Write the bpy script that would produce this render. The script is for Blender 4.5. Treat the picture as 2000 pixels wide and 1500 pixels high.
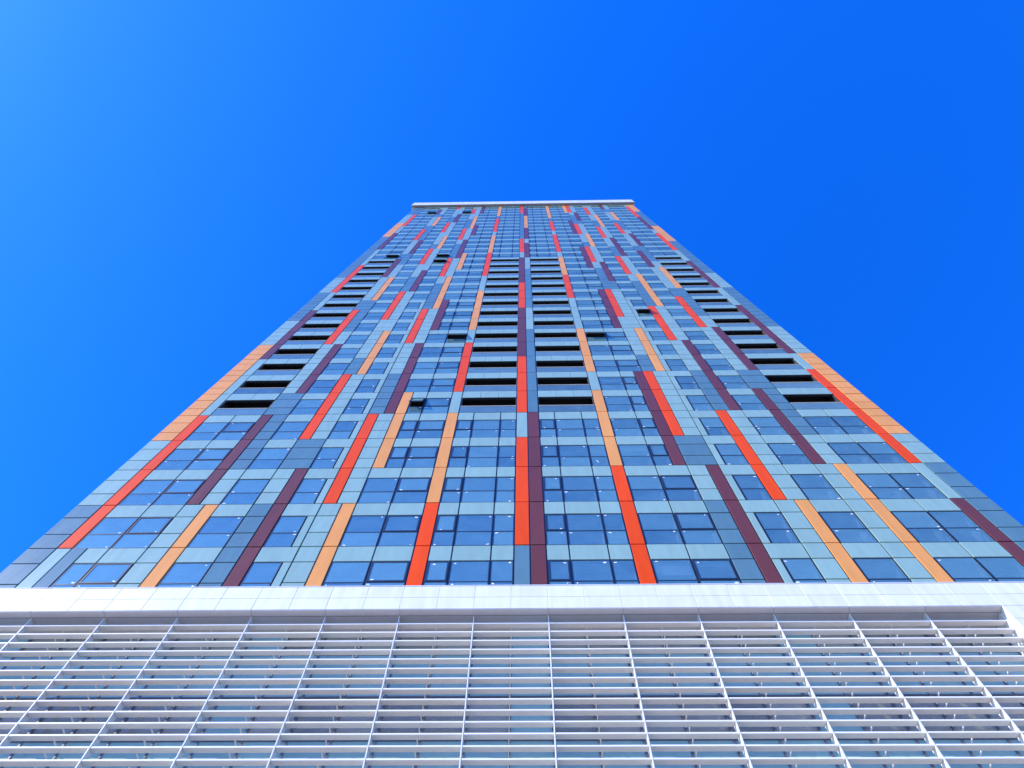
import bpy, math, random
from mathutils import Matrix, Vector

for o in list(bpy.data.objects):
    bpy.data.objects.remove(o)
scene = bpy.context.scene
COL = scene.collection
random.seed(11)

# ------------------------------------------------------------------ camera
CAM_Z = 1.6
cam_d = bpy.data.cameras.new('camera')
cam = bpy.data.objects.new('camera', cam_d)
COL.objects.link(cam)
cam_d.sensor_width = 36.0
cam_d.lens = 27.0
cam_d.clip_start = 0.05
cam_d.clip_end = 6000
pitch, roll, yaw = math.radians(70.598437), math.radians(2.089524), math.radians(-2.872682)
F = Vector((math.sin(yaw) * math.cos(pitch), math.cos(yaw) * math.cos(pitch), math.sin(pitch)))
R = F.cross(Vector((0, 0, 1))).normalized()
U = R.cross(F)
R2 = math.cos(roll) * R + math.sin(roll) * U
U2 = -math.sin(roll) * R + math.cos(roll) * U
M3 = Matrix((R2, U2, -F)).transposed()
cam.matrix_world = Matrix.Translation((0, 0, CAM_Z)) @ M3.to_4x4()
scene.camera = cam

# ------------------------------------------------------------------ sky, sun, exposure
SUN_DIR = Vector((-0.77, -0.40, 0.64)).normalized()
sun_el = math.asin(SUN_DIR.z)
sun_rot = math.atan2(SUN_DIR.x, SUN_DIR.y)
world = bpy.data.worlds.new('World')
scene.world = world
world.use_nodes = True
wn, wl = world.node_tree.nodes, world.node_tree.links
wn.clear()
wo = wn.new('ShaderNodeOutputWorld')
bg = wn.new('ShaderNodeBackground')
sky = wn.new('ShaderNodeTexSky')
sky.sky_type = 'NISHITA'
sky.sun_disc = False
sky.sun_elevation = sun_el
sky.sun_rotation = sun_rot
sky.altitude = 300
sky.air_density = 1.0
sky.dust_density = 0.3
sky.ozone_density = 1.0
hs = wn.new('ShaderNodeHueSaturation')
hs.inputs['Saturation'].default_value = 1.45
hs.inputs['Value'].default_value = 1.6
bg.inputs['Strength'].default_value = 0.12
wl.new(sky.outputs[0], hs.inputs['Color'])
grade = wn.new('ShaderNodeVectorMath'); grade.operation = 'MULTIPLY'   # the photograph's deep, saturated blue, the same over the whole sky
grade.inputs[1].default_value = (0.36, 0.84, 1.76)
wl.new(hs.outputs[0], grade.inputs[0])
wl.new(grade.outputs[0], bg.inputs['Color'])
wl.new(bg.outputs[0], wo.inputs['Surface'])

sun_d = bpy.data.lights.new('sun', 'SUN')
sun_d.energy = 5.0
sun_d.angle = math.radians(0.53)
sun_d.color = (1.0, 0.94, 0.84)
sun = bpy.data.objects.new('sun', sun_d)
COL.objects.link(sun)
sun.rotation_euler = (-SUN_DIR).to_track_quat('-Z', 'Y').to_euler()
sun.location = (-60, -40, 90)

scene.view_settings.view_transform = 'Standard'
scene.view_settings.look = 'None'
scene.view_settings.gamma = 1.0
scene.view_settings.use_curve_mapping = False
scene.view_settings.exposure = 0.5

# ------------------------------------------------------------------ materials
def new_mat(name):
    m = bpy.data.materials.new(name)
    m.use_nodes = True
    m.node_tree.nodes.clear()
    return m, m.node_tree.nodes, m.node_tree.links

def panel_mat(name, col, rough=0.3, coat=0.0, coat_rough=0.06, vary=0.05, spec=0.5, dirt=0.1, metallic=0.0, dscale=0.7):
    """painted sheet: slight change from sheet to sheet plus faint rain streaks"""
    m, n, l = new_mat(name)
    out = n.new('ShaderNodeOutputMaterial')
    b = n.new('ShaderNodeBsdfPrincipled')
    oi = n.new('ShaderNodeObjectInfo')
    ge = n.new('ShaderNodeNewGeometry')
    add = n.new('ShaderNodeMath'); add.operation = 'ADD'
    fr = n.new('ShaderNodeMath'); fr.operation = 'FRACT'
    l.new(oi.outputs['Random'], add.inputs[0]); l.new(ge.outputs['Random Per Island'], add.inputs[1])
    l.new(add.outputs[0], fr.inputs[0])
    mr = n.new('ShaderNodeMapRange')
    mr.inputs['To Min'].default_value = 1 - vary; mr.inputs['To Max'].default_value = 1 + vary
    l.new(fr.outputs[0], mr.inputs['Value'])
    mp = n.new('ShaderNodeMapping'); mp.inputs['Scale'].default_value = (dscale * 6, dscale * 6, dscale)
    l.new(ge.outputs['Position'], mp.inputs['Vector'])
    nz = n.new('ShaderNodeTexNoise'); nz.inputs['Scale'].default_value = 1.0; nz.inputs['Detail'].default_value = 4
    l.new(mp.outputs[0], nz.inputs['Vector'])
    mr2 = n.new('ShaderNodeMapRange')
    mr2.inputs['From Min'].default_value = 0.3; mr2.inputs['From Max'].default_value = 0.7
    mr2.inputs['To Min'].default_value = 1 - dirt; mr2.inputs['To Max'].default_value = 1.0
    l.new(nz.outputs['Fac'], mr2.inputs['Value'])
    mu = n.new('ShaderNodeMath'); mu.operation = 'MULTIPLY'
    l.new(mr.outputs[0], mu.inputs[0]); l.new(mr2.outputs[0], mu.inputs[1])
    vm = n.new('ShaderNodeVectorMath'); vm.operation = 'SCALE'
    vm.inputs[0].default_value = col
    l.new(mu.outputs[0], vm.inputs['Scale'])
    l.new(vm.outputs[0], b.inputs['Base Color'])
    mr3 = n.new('ShaderNodeMapRange')
    mr3.inputs['To Min'].default_value = max(0.02, rough - 0.06); mr3.inputs['To Max'].default_value = rough + 0.06
    l.new(nz.outputs['Fac'], mr3.inputs['Value'])
    l.new(mr3.outputs[0], b.inputs['Roughness'])
    b.inputs['Specular IOR Level'].default_value = spec
    b.inputs['Metallic'].default_value = metallic
    b.inputs['Coat Weight'].default_value = coat
    b.inputs['Coat Roughness'].default_value = coat_rough
    l.new(b.outputs[0], out.inputs['Surface'])
    return m

def glass_mat(name, ior, tint, gloss=(0.95, 1.0, 0.86), rough=0.015, frost_lift=0.0, fcol=(0.27, 0.42, 0.42)):
    m, n, l = new_mat(name)
    out = n.new('ShaderNodeOutputMaterial')
    mix = n.new('ShaderNodeMixShader')
    tr = n.new('ShaderNodeBsdfTransparent'); tr.inputs[0].default_value = (*tint, 1)
    gl = n.new('ShaderNodeBsdfGlossy'); gl.inputs['Color'].default_value = (*gloss, 1)
    gl.inputs['Roughness'].default_value = rough
    fr = n.new('ShaderNodeFresnel'); fr.inputs['IOR'].default_value = ior
    # only the face a ray meets first reflects; it leaves through the other face of the sheet
    ge = n.new('ShaderNodeNewGeometry')
    fb = n.new('ShaderNodeMath'); fb.operation = 'SUBTRACT'; fb.inputs[0].default_value = 1.0
    l.new(ge.outputs['Backfacing'], fb.inputs[1])
    fm = n.new('ShaderNodeMath'); fm.operation = 'MULTIPLY'
    l.new(fr.outputs[0], fm.inputs[0]); l.new(fb.outputs[0], fm.inputs[1])
    l.new(fm.outputs[0], mix.inputs[0]); l.new(tr.outputs[0], mix.inputs[1]); l.new(gl.outputs[0], mix.inputs[2])
    if frost_lift:      # diffuse tint painted in to brighten dark glass: the pane is partly opaque
        df = n.new('ShaderNodeBsdfDiffuse'); df.inputs[0].default_value = (*fcol, 1)
        m2 = n.new('ShaderNodeMixShader'); 
        oi = n.new('ShaderNodeObjectInfo'); gi = n.new('ShaderNodeNewGeometry')
        ad = n.new('ShaderNodeMath'); ad.operation = 'ADD'; fc = n.new('ShaderNodeMath'); fc.operation = 'FRACT'
        l.new(oi.outputs['Random'], ad.inputs[0]); l.new(gi.outputs['Random Per Island'], ad.inputs[1]); l.new(ad.outputs[0], fc.inputs[0])
        nz = n.new('ShaderNodeTexNoise'); nz.inputs['Scale'].default_value = 1.6; nz.inputs['Detail'].default_value = 5
        l.new(gi.outputs['Position'], nz.inputs['Vector'])
        sm_ = n.new('ShaderNodeMath'); sm_.operation = 'ADD'
        l.new(fc.outputs[0], sm_.inputs[0]); l.new(nz.outputs['Fac'], sm_.inputs[1])
        rg = n.new('ShaderNodeMapRange'); rg.inputs['From Min'].default_value = 0.3; rg.inputs['From Max'].default_value = 1.7
        rg.inputs['To Min'].default_value = frost_lift * 0.55; rg.inputs['To Max'].default_value = frost_lift * 1.45
        l.new(sm_.outputs[0], rg.inputs['Value']); l.new(rg.outputs[0], m2.inputs[0])
        l.new(tr.outputs[0], m2.inputs[1]); l.new(df.outputs[0], m2.inputs[2]); l.new(m2.outputs[0], mix.inputs[1])
    l.new(mix.outputs[0], out.inputs['Surface'])
    return m

PALE = panel_mat('pale_teal_panel', (0.27, 0.41, 0.355), 0.4, coat=0.4, spec=0.08, vary=0.04)
GREY = panel_mat('grey_blue_panel', (0.105, 0.205, 0.24), 0.4, coat=0.4, spec=0.06, vary=0.06)
RED = panel_mat('red_panel', (0.85, 0.070, 0.0), 0.5, coat=0.22, coat_rough=0.1, spec=0.05, vary=0.05)
ORANGE = panel_mat('orange_panel', (0.80, 0.325, 0.085), 0.5, coat=0.25, coat_rough=0.1, spec=0.05, vary=0.05)
PURPLE = panel_mat('purple_panel', (0.15, 0.042, 0.036), 0.45, coat=0.28, coat_rough=0.1, spec=0.08, vary=0.08)
FRAME = panel_mat('dark_frame', (0.016, 0.028, 0.046), 0.4, vary=0.02, dirt=0.1)
REVEAL = panel_mat('white_reveal', (0.62, 0.64, 0.66), 0.6, vary=0.03)
ROOM = panel_mat('room_interior', (0.26, 0.27, 0.29), 0.8, vary=0.35, dirt=0.35)
DARK = panel_mat('dark_interior', (0.035, 0.035, 0.036), 0.75, vary=0.1, dirt=0.2)
RAIL = panel_mat('pale_handrail', (0.62, 0.60, 0.52), 0.4, vary=0.03)
WHITE = panel_mat('white_cladding', (0.80, 0.765, 0.72), 0.42, coat=0.1, vary=0.03, dirt=0.12)
WHITEM = panel_mat('white_louvre', (0.78, 0.745, 0.69), 0.42, vary=0.02, dirt=0.05)
SOFFIT = panel_mat('grey_soffit', (0.62, 0.61, 0.60), 0.5, vary=0.02, dirt=0.06)
CSOF = panel_mat('brown_soffit', (0.40, 0.36, 0.32), 0.55, vary=0.04)
CORE = panel_mat('dark_core', (0.05, 0.06, 0.075), 0.7, vary=0.02)
STICK = panel_mat('white_sticker', (0.85, 0.86, 0.86), 0.5, vary=0.02)
PSPAN = panel_mat('podium_spandrel', (0.26, 0.41, 0.385), 0.4, spec=0.3, coat=0.05, vary=0.05)
PROOM = panel_mat('podium_interior', (0.62, 0.52, 0.49), 0.8, vary=0.3, dirt=0.3)
PMUL = panel_mat('podium_mullion', (0.10, 0.10, 0.115), 0.45, vary=0.05)
GLASS = glass_mat('coated_glass', 3.9, (0.72, 0.78, 0.84), frost_lift=0.29, fcol=(0.29, 0.53, 0.46))  # teal diffuse part stands in for paler sky reflection
BGLASS = glass_mat('balustrade_glass', 2.3, (0.5, 0.6, 0.62), frost_lift=0.4)
PGLASS = glass_mat('podium_glass', 1.4, (0.80, 0.79, 0.79), frost_lift=0.5, fcol=(0.46, 0.42, 0.34))  # warm diffuse part stands in for light from the room behind
MATC = {'R': RED, 'O': ORANGE, 'P': PURPLE, 'G': GREY, 'L': PALE}
NAMEC = {'R': 'red_panel', 'O': 'orange_panel', 'P': 'purple_panel', 'G': 'grey_panel', 'L': 'cladding_panel'}

# ------------------------------------------------------------------ mesh helpers
BOXF = [(0, 3, 2, 1), (4, 5, 6, 7), (0, 1, 5, 4), (1, 2, 6, 5), (2, 3, 7, 6), (3, 0, 4, 7)]

class MB:
    def __init__(self): self.v, self.f, self.mi = [], [], []
    def box(self, x0, x1, y0, y1, z0, z1, mi=0, skip=()):
        b = len(self.v)
        self.v += [(x0, y0, z0), (x1, y0, z0), (x1, y1, z0), (x0, y1, z0), (x0, y0, z1), (x1, y0, z1), (x1, y1, z1), (x0, y1, z1)]
        for i, f in enumerate(BOXF):
            if i in skip: continue
            self.f.append(tuple(b + q for q in f)); self.mi.append(mi)
        return self
    def panel(self, x0, x1, y0, y1, z0, z1, c=0.006, mi=0):
        """sheet with a small chamfer round its front face (front = y0)"""
        b = len(self.v)
        self.v += [(x0, y1, z0), (x1, y1, z0), (x1, y1, z1), (x0, y1, z1),
                   (x0, y0 + c, z0), (x1, y0 + c, z0), (x1, y0 + c, z1), (x0, y0 + c, z1),
                   (x0 + c, y0, z0 + c), (x1 - c, y0, z0 + c), (x1 - c, y0, z1 - c), (x0 + c, y0, z1 - c)]
        fs = [(8, 9, 10, 11)]
        for i in range(4):
            k = (i + 1) % 4
            fs.append((i, k, 4 + k, 4 + i)); fs.append((4 + i, 4 + k, 8 + k, 8 + i))
        for f in fs:
            self.f.append(tuple(b + q for q in f)); self.mi.append(mi)
        return self
    def quad(self, pts, mi=0):
        b = len(self.v); self.v += [tuple(p) for p in pts]
        self.f.append((b, b + 1, b + 2, b + 3)); self.mi.append(mi)
        return self
    def mesh(self, name, mats):
        me = bpy.data.meshes.new(name)
        me.from_pydata(self.v, [], self.f)
        for m in (mats if isinstance(mats, (list, tuple)) else [mats]): me.materials.append(m)
        me.polygons.foreach_set('material_index', self.mi)
        me.update()
        return me

def add(name, me, parent=None, loc=(0, 0, 0), rot=(0, 0, 0), kind=None):
    o = bpy.data.objects.new(name, me)
    COL.objects.link(o)
    o.parent = parent
    o.location = loc
    o.rotation_euler = rot
    if kind: o['kind'] = kind
    return o

def thing(name, label, cat, loc):
    o = bpy.data.objects.new(name, None)
    COL.objects.link(o)
    o.location = loc
    o.empty_display_size = 1
    o['label'] = label; o['category'] = cat
    return o

CACHE = {}
def cached(key, fn):
    if key not in CACHE: CACHE[key] = fn()
    return CACHE[key]

# ------------------------------------------------------------------ ground
def ground_mat(name, col, scale, spread):
    m, n, l = new_mat(name)
    out = n.new('ShaderNodeOutputMaterial'); b = n.new('ShaderNodeBsdfPrincipled')
    ge = n.new('ShaderNodeNewGeometry')
    nz = n.new('ShaderNodeTexNoise'); nz.inputs['Scale'].default_value = scale; nz.inputs['Detail'].default_value = 6
    l.new(ge.outputs['Position'], nz.inputs['Vector'])
    cr = n.new('ShaderNodeValToRGB')
    cr.color_ramp.elements[0].position = 0.3; cr.color_ramp.elements[1].position = 0.7
    cr.color_ramp.elements[0].color = (*[c * (1 - spread) for c in col], 1)
    cr.color_ramp.elements[1].color = (*[min(1, c * (1 + spread)) for c in col], 1)
    l.new(nz.outputs['Fac'], cr.inputs[0]); l.new(cr.outputs[0], b.inputs['Base Color'])
    b.inputs['Roughness'].default_value = 0.85
    l.new(b.outputs[0], out.inputs['Surface'])
    return m
g = add('ground', MB().quad([(-2500, -2500, -0.004), (2500, -2500, -0.004), (2500, 2500, -0.004), (-2500, 2500, -0.004)]).mesh('ground', ground_mat('ground', (0.16, 0.145, 0.12), 0.05, 0.3)), kind='structure')
p = add('pavement', MB().quad([(-70, -60, 0), (70, -60, 0), (70, 14.9, 0), (-70, 14.9, 0)]).mesh('pavement', ground_mat('pale_paving', (0.30, 0.265, 0.225), 1.2, 0.12)), kind='structure')

# ------------------------------------------------------------------ the tower
D = 14.84                 # camera to facade
XC = 0.13                 # centre line of the facade
W = 1.404                 # facade module
SW = 0.58                 # width of a coloured strip
H = 3.3006                # storey height
Z0 = CAM_Z + 24.467       # storey line 0
J0, J1 = -1, 33           # storeys built
HT, HW = 0.305 * H, 0.69 * H   # transom, window head
def zj(j): return Z0 + H * j
ZTOP = zj(J1) + 0.05
XL, XR = -18.52, 18.47    # edges, measured from the centre line
tower = thing('tower_building', 'tall glass tower with red, orange and purple strips rising above the white podium', 'building', (XC, D, 0))
# all tower coordinates below are local: x from the centre line, y from the facade inwards
GAP = 0.027

# strips: cell, side, first storey, end storey, colour
ST = []
def S(k, side, *runs):
    for r in runs: ST.append((k, side, int(r[0]), int(r[1]), r[2]))
S(-10, 'R', (-2, 1, 'O'), (5, 8, 'P'), (12, 15, 'O'), (19, 22, 'P'), (26, 29, 'O'))
S(-10, 'L', (1, 4, 'P'), (8, 11, 'R'), (15, 18, 'P'), (22, 25, 'R'), (30, 32, 'P'))
S(-8, 'R', (-2, 2, 'P'), (6, 9, 'O'), (13, 16, 'P'), (20, 23, 'O'), (27, 30, 'P'))
S(-8, 'L', (3, 6, 'R'), (10, 13, 'R'), (17, 20, 'R'), (24, 27, 'R'), (32, 33, 'R'))
S(-6, 'R', (-2, 1, 'O'), (4, 8, 'P'), (11, 15, 'O'), (18, 22, 'P'), (25, 29, 'O'))
S(-6, 'L', (1, 4, 'R'), (8, 11, 'R'), (15, 18, 'R'), (22, 25, 'R'), (30, 32, 'R'))
S(-5, 'L', (2, 5, 'O'), (9, 12, 'P'), (16, 19, 'O'), (23, 26, 'P'), (30, 33, 'P'))
S(-3, 'L', (-2, 1, 'R'), (1, 4, 'O'), (4, 5, 'L'), (5, 8, 'R'), (8, 9, 'L'), (9, 13, 'O'), (13, 15, 'L'), (15, 19, 'R'), (19, 23, 'O'), (23, 24, 'L'), (24, 28, 'R'), (28, 29, 'G'), (29, 33, 'O'))
S(-1, 'R', (-2, 0, 'G'), (0, 3, 'R'), (3, 4, 'L'), (4, 7, 'R'), (7, 11, 'P'), (11, 14, 'R'), (14, 18, 'P'), (18, 19, 'L'), (19, 22, 'R'), (22, 30, 'G'), (30, 33, 'R'))
S(0, 'L', (-2, 4, 'P'), (4, 9, 'G'), (9, 11, 'L'), (11, 16, 'G'), (16, 18, 'L'), (18, 21, 'P'), (21, 22, 'L'), (22, 25, 'P'), (25, 29, 'O'), (29, 32, 'P'), (32, 33, 'G'))
S(2, 'R', (-2, 2, 'R'), (2, 5, 'O'), (5, 6, 'L'), (6, 9, 'O'), (9, 12, 'L'), (12, 15, 'R'), (15, 18, 'O'), (18, 19, 'L'), (19, 23, 'R'), (23, 24, 'L'), (24, 27, 'R'), (27, 28, 'G'), (28, 33, 'O'))
S(4, 'R', (2, 6, 'P'), (9, 13, 'P'), (16, 20, 'P'), (23, 27, 'P'), (30, 33, 'O'))
S(5, 'R', (-2, 2, 'P'), (6, 9, 'O'), (14, 17, 'P'), (20, 23, 'O'), (27, 30, 'P'))
S(5, 'L', (3, 6, 'R'), (10, 13, 'R'), (17, 20, 'R'), (23, 26, 'R'), (30, 33, 'R'))
S(7, 'R', (-2, 1, 'O'), (4, 8, 'P'), (11, 15, 'O'), (18, 22, 'P'), (25, 29, 'O'))
S(7, 'L', (1, 4, 'R'), (8, 11, 'R'), (15, 18, 'R'), (22, 25, 'R'), (29, 32, 'R'))
S(9, 'R', (-2, 2, 'O'), (6, 9, 'P'), (13, 16, 'O'), (20, 23, 'P'), (27, 30, 'O'))
S(9, 'L', (2, 5, 'P'), (9, 12, 'R'), (16, 19, 'P'), (23, 26, 'R'), (31, 33, 'P'))
STRIP = {}
for k, s, a, b, c in ST:
    for j in range(a, b): STRIP[(k, s, j)] = c
# grey-blue stretches of the solid part of a cell
GREYR = {-10: [(2, 5), (9, 12), (17, 19), (22, 26), (29, 30)], -8: [(-2, 1), (2, 3), (6, 7), (13, 15), (20, 21), (27, 29)],
         -6: [(4, 6), (11, 14), (18, 21), (25, 28)], 5: [(-2, 1), (2, 3), (6, 7), (13, 16), (20, 21), (26, 29)],
         7: [(4, 6), (11, 14), (18, 20), (25, 27)], 9: [(3, 6), (10, 13), (17, 20), (24, 27), (30, 31)]}
GREYS = {(k, j) for k, rs in GREYR.items() for a, b in rs for j in range(a, b)}
def runs(lst, default='L'):
    d = {}
    for a, b, c in lst:
        for j in range(a, b): d[j] = c
    return lambda j: d.get(j, default)
SLc = runs([(0, 4, 'R'), (7, 11, 'P'), (13, 17, 'R'), (20, 24, 'P'), (26, 30, 'R'), (30, 33, 'G')])
SRc = runs([(-2, 1, 'P'), (2, 6, 'R'), (7, 11, 'P'), (13, 17, 'P'), (19, 23, 'R'), (24, 28, 'P'), (28, 32, 'R')])
ELc = runs([(-2, 1, 'G'), (3, 8, 'O'), (10, 13, 'G'), (15, 23, 'G'), (23, 27, 'O'), (30, 33, 'G')])
ERc = runs([(-2, 2, 'G'), (3, 7, 'O'), (9, 13, 'G'), (15, 21, 'G'), (21, 25, 'O'), (25, 30, 'G'), (30, 33, 'O')])

FLAT = []     # (type, x0, x1, z0, z1, j)  sheets
WIN = []      # (x0, x1, j, sash)
BAL = []      # (x0, x1, j, pieces)
def flat(t, x0, x1, z0, z1, j): FLAT.append((t, x0, x1, z0, z1, j))
def three(t, x0, x1, j):
    z = zj(j)
    flat(t, x0, x1, z, z + HT, j); flat(t, x0, x1, z + HT, z + HW, j); flat(t, x0, x1, z + HW, z + H, j)
def bay(x0, x1, j, sash=False):
    flat('S', x0, x1, zj(j) + HW, zj(j) + H, j)
    WIN.append((x0, x1, j, sash))
BALC = lambda j: 4 <= j <= 17
for j in range(J0, J1):
    z = zj(j)
    # solid cells with a strip on one side
    for k in (-10, -8, -6, 5, 7, 9):
        x0, x1 = k * W, (k + 1) * W
        l, r = STRIP.get((k, 'L', j)), STRIP.get((k, 'R', j))
        t = 'G' if (k, j) in GREYS else 'L'
        if l: flat(l, x0, x0 + SW, z, z + H, j); three(t, x0 + SW, x1, j)
        elif r: flat(r, x1 - SW, x1, z, z + H, j); three(t, x0, x1 - SW, j)
        else: three(t, x0, x1, j)
    # strips beside the middle windows
    for k, s in ((-3, 'L'), (-1, 'R'), (0, 'L'), (2, 'R')):
        x0 = k * W if s == 'L' else (k + 1) * W - SW
        flat(STRIP.get((k, s, j), 'L'), x0, x0 + SW, z, z + H, j)
    # middle windows or balconies
    for sgn in (-1, 1):
        a, b = (-3 * W + SW, -W * 0 - SW) if sgn < 0 else (SW, 3 * W - SW)
        if BALC(j):
            BAL.append((a, b, j, 3))
        else:
            c = sorted([a, sgn * W, sgn * 2 * W, b])
            for i in range(3): bay(c[i], c[i + 1], j, sash=(i == 0))
    # window pairs next to them
    for k in (-5, -4, 3, 4):
        x0, x1 = k * W, (k + 1) * W
        for s in 'LR':
            c = STRIP.get((k, s, j))
            if c and k in (-5, 4):
                if s == 'L': flat(c, x0, x0 + SW, z, z + H, j); x0 += SW
                else: flat(c, x1 - SW, x1, z, z + H, j); x1 -= SW
        bay(x0, x1, j, sash=(k in (-4, 4)) or x1 - x0 < 1)
    # single windows with a slim sheet on the inner side in the lower storeys
    for k in (-7, 6):
        x0, x1 = k * W, (k + 1) * W
        if j < 12:
            flat('S', x0, x1, z + HW, z + H, j)
            if k < 0: flat('L', x1 - 0.33, x1, z, z + HW, j); WIN.append((x0, x1 - 0.33, j, False))
            else: flat('L', x0, x0 + 0.33, z, z + HW, j); WIN.append((x0 + 0.33, x1, j, False))
        else: bay(x0, x1, j)
    for k in (-9, 8): bay(k * W, (k + 1) * W, j)
    # outer windows or balconies
    for a in (-12, 10):
        if BALC(j): BAL.append((a * W, (a + 2) * W, j, 2))
        elif j < 0 and a < 0:
            flat('G', a * W, a * W + SW, z, z + H, j); bay(a * W + SW, (a + 1) * W, j); bay((a + 1) * W, (a + 2) * W, j, True)
        else:
            bay(a * W, (a + 1) * W, j); bay((a + 1) * W, (a + 2) * W, j, a < 0)
    # narrow outer strips and corner sheets
    xa = -12 * W
    flat(SLc(j), xa - SW, xa, z, z + H, j)
    flat(SRc(j), -xa, -xa + SW, z, z + H, j)
    three(ELc(j) + 'E', XL, xa - SW, j)
    three(ERc(j) + 'E', -xa + SW, XR, j)

# sheets: the 300 nearest of each kind one by one, the rest joined
PY0, PY1 = -0.012, 0.055
groups = {}
for t, x0, x1, z0, z1, j in FLAT:
    corner = t.endswith('E')
    c = t[0]
    nm, mt = ('spandrel_panel', PALE) if c == 'S' else (NAMEC[c], MATC[c])
    if corner and c in 'LG': nm = 'corner_panel' if c == 'L' else 'grey_panel'
    groups.setdefault(nm, []).append((x0, x1, z0, z1, j, mt, corner))
rnd = random.Random(3)
for nm, items in groups.items():
    items.sort(key=lambda i: i[2])
    vis = [i for i in items if i[3] > 23.6]
    hid = [i for i in items if i[3] <= 23.6]
    for x0, x1, z0, z1, j, mt, corner in vis[:300]:
        w, h = round(x1 - x0, 3), round(z1 - z0, 3)
        me = cached(('panel', nm, w, h), lambda: MB().panel(-w / 2 + GAP, w / 2 - GAP, PY0, PY1, GAP, h - GAP).mesh(nm, mt))
        add(nm, me, tower, ((x0 + x1) / 2, rnd.uniform(-0.003, 0.003), z0), (rnd.gauss(0, 0.0012), 0, rnd.gauss(0, 0.0012)))
    rest = vis[300:] + hid
    if rest:
        mb = MB()
        for x0, x1, z0, z1, j, mt, corner in rest: mb.panel(x0 + GAP, x1 - GAP, PY0, PY1, z0 + GAP, z1 - GAP)
        add(nm + 's', mb.mesh(nm + 's', rest[0][5]), tower, kind='stuff')

# windows
def win_mesh(w, sash, room):
    mb = MB()
    f, y0, y1 = 0.03, 0.0, 0.09
    for (a, b) in ((0, HT), (HT, HW)):
        mb.box(-w / 2, -w / 2 + f, y0, y1, a, b); mb.box(w / 2 - f, w / 2, y0, y1, a, b)
        mb.box(-w / 2 + f, w / 2 - f, y0 + .001, y1, a, a + f); mb.box(-w / 2 + f, w / 2 - f, y0 + .001, y1, b - f, b)
    if sash:
        s, q = 0.055, f
        a, b = HT + f, HW - f
        mb.box(-w / 2 + q, -w / 2 + q + s, -0.014, 0.085, a, b); mb.box(w / 2 - q - s, w / 2 - q, -0.014, 0.085, a, b)
        mb.box(-w / 2 + q + s, w / 2 - q - s, -0.013, 0.085, a, a + s + .02); mb.box(-w / 2 + q + s, w / 2 - q - s, -0.013, 0.085, b - s, b)
    # reveal and room behind
    X, y2, zt = w / 2 - 0.01, 0.55, HW - 0.01
    mb.quad([(-X, y1, .01), (-X, y2, .01), (-X, y2, zt), (-X, y1, zt)], 1)
    mb.quad([(X, y1, .01), (X, y1, zt), (X, y2, zt), (X, y2, .01)], 1)
    mb.quad([(-X, y1, zt), (-X, y2, zt), (X, y2, zt), (X, y1, zt)], 1)
    mb.quad([(-X, y1, .01), (X, y1, .01), (X, y2, .01), (-X, y2, .01)], 1)
    mb.quad([(-X, y2, .01), (X, y2, .01), (X, y2, zt), (-X, y2, zt)], 2)
    return mb.mesh('window', [FRAME, REVEAL if room is ROOM else DARK, room])  # open windows: near-black reveal and room, their shade put into the colour
def pane_mesh(w, h):
    return MB().box(-w / 2, w / 2, -0.004, 0.004, 0, h).mesh('pane', GLASS)
BLIND = panel_mat('pale_blind', (0.66, 0.67, 0.66), 0.8, vary=0.05)
stick_me = MB().box(-0.045, 0.045, -0.003, 0.0, -0.03, 0.03).mesh('sticker', STICK)
mark_me = MB().box(-0.012, 0.012, -0.003, 0.0, -0.14, 0.14).mesh('tape_mark', STICK)

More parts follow.
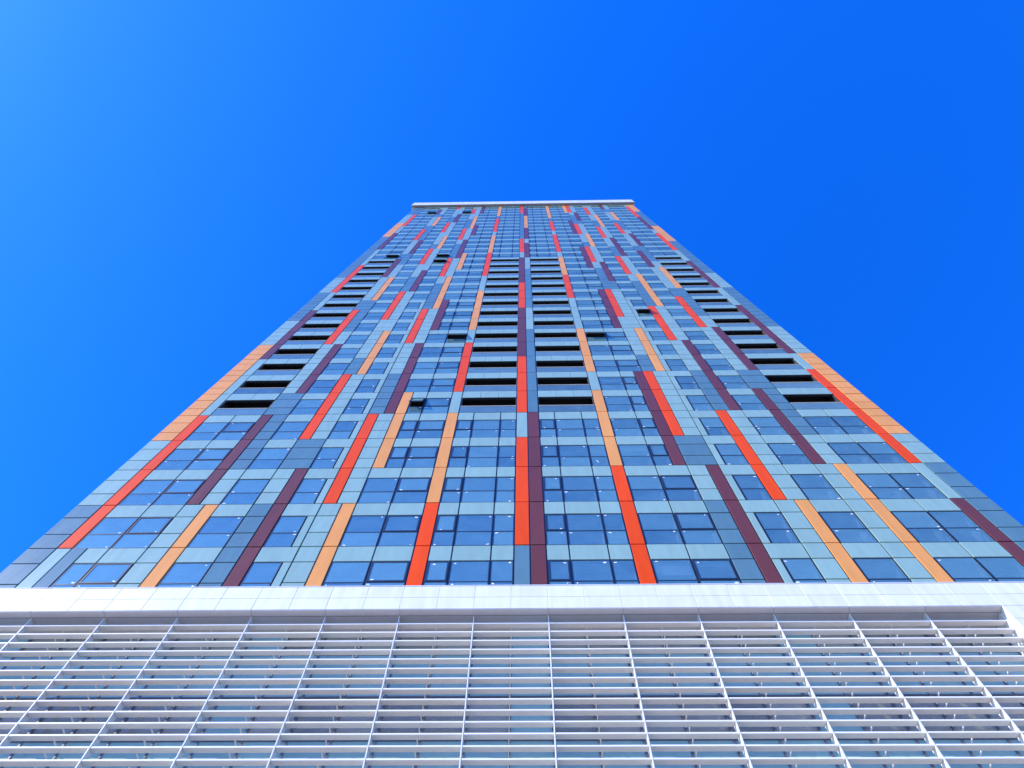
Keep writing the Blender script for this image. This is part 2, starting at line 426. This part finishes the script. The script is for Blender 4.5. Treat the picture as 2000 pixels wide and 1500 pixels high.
OPENS = [(-5, 4), (-4, 8), (-7, 18), (-7, 17), (4, 9), (4, 11), (3, 8), (6, 10), (-11, 18), (-11, 30), (-7, 30)]
def is_open(x0, x1, j): return any(jj == j and x0 < (k + .6) * W < x1 for k, jj in OPENS)
WIN.sort(key=lambda i: i[2])
wr = random.Random(7)
mbw, mbp = MB(), MB()
count = 0
for x0, x1, j, sash in WIN:
    w = round(x1 - x0 - 2 * GAP + 0.01, 3)
    cx = (x0 + x1) / 2
    z = zj(j)
    if j >= -1 and count < 300:
        count += 1
        o = add('window', cached(('win', w, sash), lambda: win_mesh(w, sash, ROOM)) if not is_open(x0, x1, j) else cached(('dwin', w), lambda: win_mesh(w, False, DARK)), tower, (cx, 0, z))
        lower = wr.random()
        if lower < 0.05 or (j in (4, 5, 6) and abs(cx) < 7.2 and lower < 0.6):
            bh = wr.uniform(0.12, 0.4) if j in (4, 5, 6) else wr.uniform(0.2, 1.1)
            bw, bh = w - .12, round(bh, 1)
            add('blind', cached(('blind', bw, bh), lambda: MB().box(-bw / 2, bw / 2, .13, .14, -bh, 0).box(-bw / 2, bw / 2, .125, .145, -bh - .03, -bh).mesh('blind', BLIND)), o, (0, 0, HW - .05))
        f = 0.03
        s = 0.055 if sash else 0
        h1, h2 = HT - 2 * f, HW - HT - 2 * f - 2 * s
        for (h, zz, ww, yy) in ((h1, f, w - 2 * f, 0.012), (h2, HT + f + s, w - 2 * f - 2 * s, 0.002 if sash else 0.012)):
            if zz > HT and is_open(x0, x1, j): continue
            add('pane', cached(('pane', round(ww, 3), round(h, 3)), lambda: pane_mesh(ww, h)), o, (0, yy, zz), (wr.gauss(0, .0015), 0, wr.gauss(0, .0015)))
            if j <= 7 and wr.random() < 0.85 - 0.06 * max(j, 0):
                sx = wr.choice((-1, 1)) * (ww / 2 - wr.uniform(0.07, 0.16))
                sz = zz + wr.choice((0.07, h - 0.08, h - 0.12))
                add('sticker', stick_me, o, (sx, yy - 0.0045, sz), (0, wr.uniform(-.3, .3), 0)).scale = (wr.uniform(.5, 1.3), 1, wr.uniform(.6, 1.2))
            if j <= 2 and wr.random() < 0.025:
                add('tape_mark', mark_me, o, (wr.uniform(-.3, .3) * ww, yy - 0.0045, zz + h / 2), (0, wr.uniform(-.6, .6), 0))
    else:
        f = 0.035
        for (a, b) in ((0, HT), (HT, HW)):
            mbw.box(cx - w / 2, cx - w / 2 + f, .0, .09, z + a, z + b); mbw.box(cx + w / 2 - f, cx + w / 2, .0, .09, z + a, z + b)
            mbw.box(cx - w / 2 + f, cx + w / 2 - f, .001, .09, z + a, z + a + f); mbw.box(cx - w / 2 + f, cx + w / 2 - f, .001, .09, z + b - f, z + b)
            if not (a and is_open(x0, x1, j)): mbp.box(cx - w / 2 + f, cx + w / 2 - f, .008, .016, z + a + f, z + b - f)
        X = w / 2 - .01
        mbw.quad([(cx - X, .5, z + .01), (cx + X, .5, z + .01), (cx + X, .5, z + HW), (cx - X, .5, z + HW)], 1)
add('window_frames', mbw.mesh('window_frames', [FRAME, ROOM]), tower, kind='stuff')
add('window_panes', mbp.mesh('window_panes', GLASS), tower, kind='stuff')

# sashes standing open
def sash_mesh(w, h):
    mb = MB(); s = 0.06
    mb.box(-w / 2, -w / 2 + s, -.03, .03, -h, 0); mb.box(w / 2 - s, w / 2, -.03, .03, -h, 0)
    mb.box(-w / 2 + s, w / 2 - s, -.029, .029, -s, 0); mb.box(-w / 2 + s, w / 2 - s, -.029, .029, -h, -h + s)
    return mb.mesh('open_sash', FRAME)
def spane_mesh(w, h):
    return MB().box(-w / 2 + .06, w / 2 - .06, -.004, .004, -h + .06, -.06).mesh('pane', GLASS)
for k, j in OPENS:
    c = [x for x in WIN if x[2] == j and x[0] < (k + .6) * W < x[1]]
    if not c:
        continue
    x0, x1 = c[0][0], c[0][1]
    w, h = round(x1 - x0 - .1, 3), HW - HT - .06
    o = add('open_sash', cached(('sash', w), lambda: sash_mesh(w, h)), tower, ((x0 + x1) / 2, -0.02, zj(j) + HW - .03), (-0.22, 0, 0))
    add('pane', cached(('spane', w), lambda: spane_mesh(w, h)), o)

# balconies
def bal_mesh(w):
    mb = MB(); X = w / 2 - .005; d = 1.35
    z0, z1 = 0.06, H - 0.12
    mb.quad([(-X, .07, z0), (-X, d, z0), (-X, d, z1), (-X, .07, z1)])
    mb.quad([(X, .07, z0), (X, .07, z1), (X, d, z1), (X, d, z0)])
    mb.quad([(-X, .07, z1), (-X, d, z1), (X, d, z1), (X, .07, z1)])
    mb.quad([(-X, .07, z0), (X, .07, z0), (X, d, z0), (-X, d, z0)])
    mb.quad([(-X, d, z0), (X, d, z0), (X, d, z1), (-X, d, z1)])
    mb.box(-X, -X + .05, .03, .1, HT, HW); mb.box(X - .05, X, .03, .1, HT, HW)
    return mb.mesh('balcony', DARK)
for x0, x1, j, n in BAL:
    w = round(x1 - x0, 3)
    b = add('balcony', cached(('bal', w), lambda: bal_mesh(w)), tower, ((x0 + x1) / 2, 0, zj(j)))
    add('balustrade', cached(('bst', w), lambda: MB().box(-w / 2 + .03, w / 2 - .03, .0, .016, .05, HT - .03).mesh('balustrade', BGLASS)), b)
    add('handrail', cached(('hr', w), lambda: MB().box(-w / 2 + .03, w / 2 - .03, -.02, .03, HT - .06, HT - .02).mesh('handrail', RAIL)), b)
    pw = (w - .04) / n
    for i in range(n):
        add('fascia_panel', cached(('fp', w, n), lambda: MB().panel(-pw / 2 + .006, pw / 2 - .006, -.02, .012, HW, H - .03).mesh('fascia_panel', PALE)), b, (-w / 2 + .02 + pw * (i + .5), 0, 0))

# mullions and floor rails behind the sheets
def mullion(x, segs, wd=0.075):
    for a, b in segs:
        h = round(b - a, 3)
        add('mullion', cached(('mul', wd, h), lambda: MB().box(-wd / 2, wd / 2, .04, .14, 0, h).mesh('mullion', FRAME)), tower, (x, 0, a))
full = [(zj(J0), ZTOP - .06)]
broken = [(zj(J0), zj(4)), (zj(18), ZTOP - .06)]
for k in range(-12, 13):
    if k in (0,): mullion(0, full); continue
    mullion(k * W, broken if k in (-11, 11, -2, -1, 1, 2) else full)
for k in (-10, -8, -6, 5, 7, 9):
    mullion(k * W + SW, full); mullion((k + 1) * W - SW, full)
for x in (-3 * W + SW, -SW, SW, 3 * W - SW, -12 * W - SW, 12 * W + SW): mullion(x, full)
for k, s in ((-5, 'L'), (4, 'R')):
    x = k * W + SW if s == 'L' else (k + 1) * W - SW
    for kk, ss, a, b, c in ST:
        if kk == k: mullion(x, [(zj(a), zj(b))])
for k in (-7, 6):
    x = (k + 1) * W - .33 if k < 0 else k * W + .33
    for j in range(J0, 12): mullion(x, [(zj(j) + .03, zj(j) + HW - .03)], 0.05)
rail_me = MB().box(XL + .02, XR - .02, .045, .13, -.04, .04).mesh('floor_rail', FRAME)
thin_me = MB().box(XL + .02, XR - .02, .048, .13, -.04, .04).mesh('floor_rail', FRAME)
for j in range(J0, J1 + 1):
    add('floor_rail', rail_me, tower, (0, 0, zj(j)))
    if j < J1:
        add('floor_rail', thin_me, tower, (0, 0, zj(j) + HT))
        add('floor_rail', thin_me, tower, (0, 0, zj(j) + HW))

# core, side walls, crown
mb = MB()
mb.box(XL + .05, XR - .05, 1.72, 24, 0, ZTOP)
mb.box(XL + .05, XR - .05, .13, 1.70, zj(J0) - .5, zj(J0))
add('core', mb.mesh('core', CORE), tower)
for x, nm in ((XL, -1), (XR, 1)):
    mb = MB()
    for j in range(J0, J1):
        xa, xb = (x, x + .05) if nm < 0 else (x - .05, x)
        for (a, b) in ((0, HT), (HT, HW), (HW, H)):
            for i in range(17):
                mb.box(xa, xb, .045 + i * W + GAP, .045 + (i + 1) * W - GAP, zj(j) + a + GAP, zj(j) + b - GAP, mi=0 if b == H or i % 3 == 0 else 1)
    add('side_cladding', mb.mesh('side_cladding', [PALE, GREY]), tower, kind='stuff')
mb = MB()
mb.box(XL - .6, XR + .35, -.38, 24.2, ZTOP, ZTOP + 3.8)
cr = add('crown', mb.mesh('crown', [WHITE]), tower)
mb = MB()
n = 24; pw = (XR - XL + .95) / n
sof = MB().box(-pw / 2 + .008, pw / 2 - .008, -.37, -.02, -.03, -.002).mesh('soffit_panel', CSOF)
fas = MB().panel(-pw / 2 + .008, pw / 2 - .008, -.42, -.385, -.03, 3.8).mesh('fascia_panel', WHITE)
for i in range(n):
    x = XL - .6 + pw * (i + .5)
    add('soffit_panel', sof, cr, (x, 0, ZTOP))
    add('fascia_panel', fas, cr, (x, 0, ZTOP))

# ------------------------------------------------------------------ the podium
PX = 0.0
PF = 14.76                # front of the white cladding
podium = thing('podium_building', 'white podium clad with square tiles and long rows of horizontal sunshade blades', 'building', (PX, PF, 0))
ZP = CAM_Z
zt, zm, zb = ZP + 21.81, ZP + 21.18, ZP + 20.57     # parapet top, joint, bottom
XE = 14.86                # right end of the louvres
BAYW = 2.365
NB = 15
XS = XE - BAYW * NB       # left end
PXL, PXR = XS - 4.8, XE + 6.2
LY = 0.25                 # louvre front behind the cladding front
GY = 0.86                 # glass line
NROW = 19
SP = 0.4123
zlast = ZP + 20.13 - SP * (NROW - 1)
zsill = zlast - 0.45
TW = 1.1825
g = 0.0045
def tile(x0, x1, z0, z1):
    w, h = round(x1 - x0, 3), round(z1 - z0, 3)
    me = cached(('tile', w, h), lambda: MB().panel(-w / 2 + g, w / 2 - g, 0, .03, g, h - g, c=.006).mesh('cladding_tile', WHITE))
    add('cladding_tile', me, podium, ((x0 + x1) / 2, 0, z0), (random.gauss(0, .0012), 0, random.gauss(0, .0012)))
nl = int((XE - PXL) / TW) + 1
xs = [XE + TW * i for i in range(-nl, 6)]
for i in range(len(xs) - 1):
    tile(xs[i], xs[i + 1], zm, zt)
    tile(xs[i], xs[i + 1], zb, zm)
TX0, TX1 = xs[0], xs[-1]
rows = [zb]
while rows[-1] > zsill + .1: rows.append(rows[-1] - .64)
for a, b in zip(rows[1:], rows):
    for i in range(5):
        tile(XE + TW * i, XE + TW * (i + 1), a, b)
for a, b in zip(rows[1:], rows):
    for x in xs:
        if x + TW < XS + .01: tile(x, x + TW, a, b)
# body behind the tiles
zlow = rows[-1]
mb = MB()
zz = zlow
while zz - .64 > 4.6:
    for i in range(len(xs) - 1): mb.panel(xs[i] + g, xs[i + 1] - g, 0, .03, zz - .64 + g, zz - g, c=.006)
    zz -= .64
add('cladding_tiles', mb.mesh('cladding_tiles', WHITE), podium, kind='stuff')
mb = MB()
mb.box(TX0, TX1, .031, GY + .9, zb + .02, zt - .01)
mb.box(XE + .02, TX1, .031, GY + .9, zlow, zb + .02)
mb.box(TX0, XS - .02, .031, GY + .9, zlow, zb + .02)
mb.box(TX0, TX1, .031, GY + .9, 4.6, zlow)
mb.box(XS, XE, GY + .75, GY + .9, zlow, zb)
add('wall', mb.mesh('wall', WHITE), podium)
add('coping', MB().box(TX0, TX1, -.012, .07, zt, zt + .03).mesh('coping', WHITE), podium)
# soffit above the louvres
sm = MB().box(-BAYW / 2 + .006, BAYW / 2 - .006, .012, LY - .01, -.02, 0).mesh('soffit_panel', SOFFIT)
sm2 = MB().box(-BAYW / 2 + .006, BAYW / 2 - .006, LY + .01, GY, -.02, 0).mesh('soffit_panel', SOFFIT)
for i in range(NB):
    x = XS + BAYW * (i + .5)
    add('soffit_panel', sm, podium, (x, 0, zb)); add('soffit_panel', sm2, podium, (x, 0, zb))
add('soffit_joint', MB().box(XS, XE, LY - .01, LY + .01, zb - .012, zb).mesh('soffit_joint', PMUL), podium)
# returns at both ends of the recess
for x0, x1 in ((XE, XE + .02), (XS - .02, XS)):
    add('recess_return', MB().box(x0, x1, .031, GY, zlow, zb - .001).mesh('recess_return', WHITE), podium)
# fins and blades
BD = 0.18
fin_me = MB().box(-.015, .015, LY - .006, LY + BD + .05, zlast - .35, zb - .022).mesh('louvre_fin', WHITEM)
for i in range(NB + 1):
    x = XS + BAYW * i
    if i == NB: x -= .03
    if i == 0: x += .03
    add('louvre_fin', fin_me, podium, (x, 0, 0))
def blade_mesh():
    w = BAYW / 2 - .024
    mb = MB()
    # rounded nose, flat underside, thin tail
    prof = [(LY, .008), (LY + .012, 0), (LY + BD, .012), (LY + BD, .028), (LY + .03, .068), (LY + .006, .062)]
    n = len(prof)
    mb.v += [(-w, y, z) for y, z in prof] + [(w, y, z) for y, z in prof]
    for a in range(n):
        b = (a + 1) % n
        mb.f.append((a, a + n, b + n, b)); mb.mi.append(0)
    mb.f.append(tuple(range(n))); mb.mi.append(0)
    mb.f.append(tuple(range(2 * n - 1, n - 1, -1))); mb.mi.append(0)
    return mb.mesh('louvre_blade', WHITEM)
blade_me = blade_mesh()
brk_me = MB().box(-.014, .014, LY + BD - .03, GY - .03, .004, .04).mesh('bracket', WHITEM)
for r in range(NROW):
    for i in range(NB):
        b = add('louvre_blade', blade_me, podium, (XS + BAYW * (i + .5), random.gauss(0, .0015), ZP + 20.13 - SP * r + random.gauss(0, .0015)))
        add('bracket', brk_me, b)
# glazing behind
half = BAYW / 2
zones = [(zb - .03, 19.45 + ZP, 'g'), (19.45 + ZP, 17.62 + ZP, 's'), (17.62 + ZP, 16.02 + ZP, 'g'), (16.02 + ZP, 14.3 + ZP, 's'), (14.3 + ZP, 12.9 + ZP, 'g'), (12.9 + ZP, zlow, 's')]
teal = {NB * 2 - 6, NB * 2 - 13, NB * 2 - 20, NB * 2 - 27}
for i in range(NB * 2):
    x = XS + half * (i + .5)
    for a, b, t in zones:
        h = round(a - b, 3)
        if t == 's' or i in teal:
            add('glazing_panel', cached(('gp', h), lambda: MB().panel(-half / 2 + .02, half / 2 - .02, GY, GY + .03, .02, h - .02).mesh('glazing_panel', PSPAN)), podium, (x, 0, b))
        else:
            w_ = add('window', cached(('pw', h), lambda: (MB().box(-half / 2 + .02, half / 2 - .02, GY + .02, GY + .06, .02, .07)
                .box(-half / 2 + .02, half / 2 - .02, GY + .02, GY + .06, h - .07, h - .02)
                .quad([(-half / 2, GY + .5, 0), (half / 2, GY + .5, 0), (half / 2, GY + .5, h), (-half / 2, GY + .5, h)], 1)
                .mesh('window', [PMUL, PROOM]))), podium, (x, 0, b))
            add('pane', cached(('pp', h), lambda: MB().box(-half / 2 + .02, half / 2 - .02, GY + .03, GY + .04, .07, h - .07).mesh('pane', PGLASS)), w_)
mul_me = MB().box(-.03, .03, GY - .03, GY + .08, zlow, zb - .03).mesh('mullion', PMUL)
for i in range(NB * 2 + 1): add('mullion', mul_me, podium, (XS + half * i, 0, 0))
for k, (a, b, t) in enumerate(zones[1:]):
    add('transom', MB().box(XS, XE, GY - .02, GY + .07, a - .03, a + .03).mesh('transom', PMUL), podium)
# ground storey: piers and shop glass
for i in range(12):
    x = TX0 + .4 + (TX1 - TX0 - .8) * i / 11
    add('pier', MB().box(x - .35, x + .35, .05, .75, 0, 4.6).mesh('pier', WHITE), podium)
    if i < 11:
        x2 = TX0 + .4 + (TX1 - TX0 - .8) * (i + 1) / 11
        add('shop_pane', MB().box(x + .36, x2 - .36, .45, .47, .1, 4.55).mesh('shop_pane', PGLASS), podium)
add('back_wall', MB().box(TX0, TX1, 1.2, 1.4, 0, 4.6).mesh('back_wall', CORE), podium)
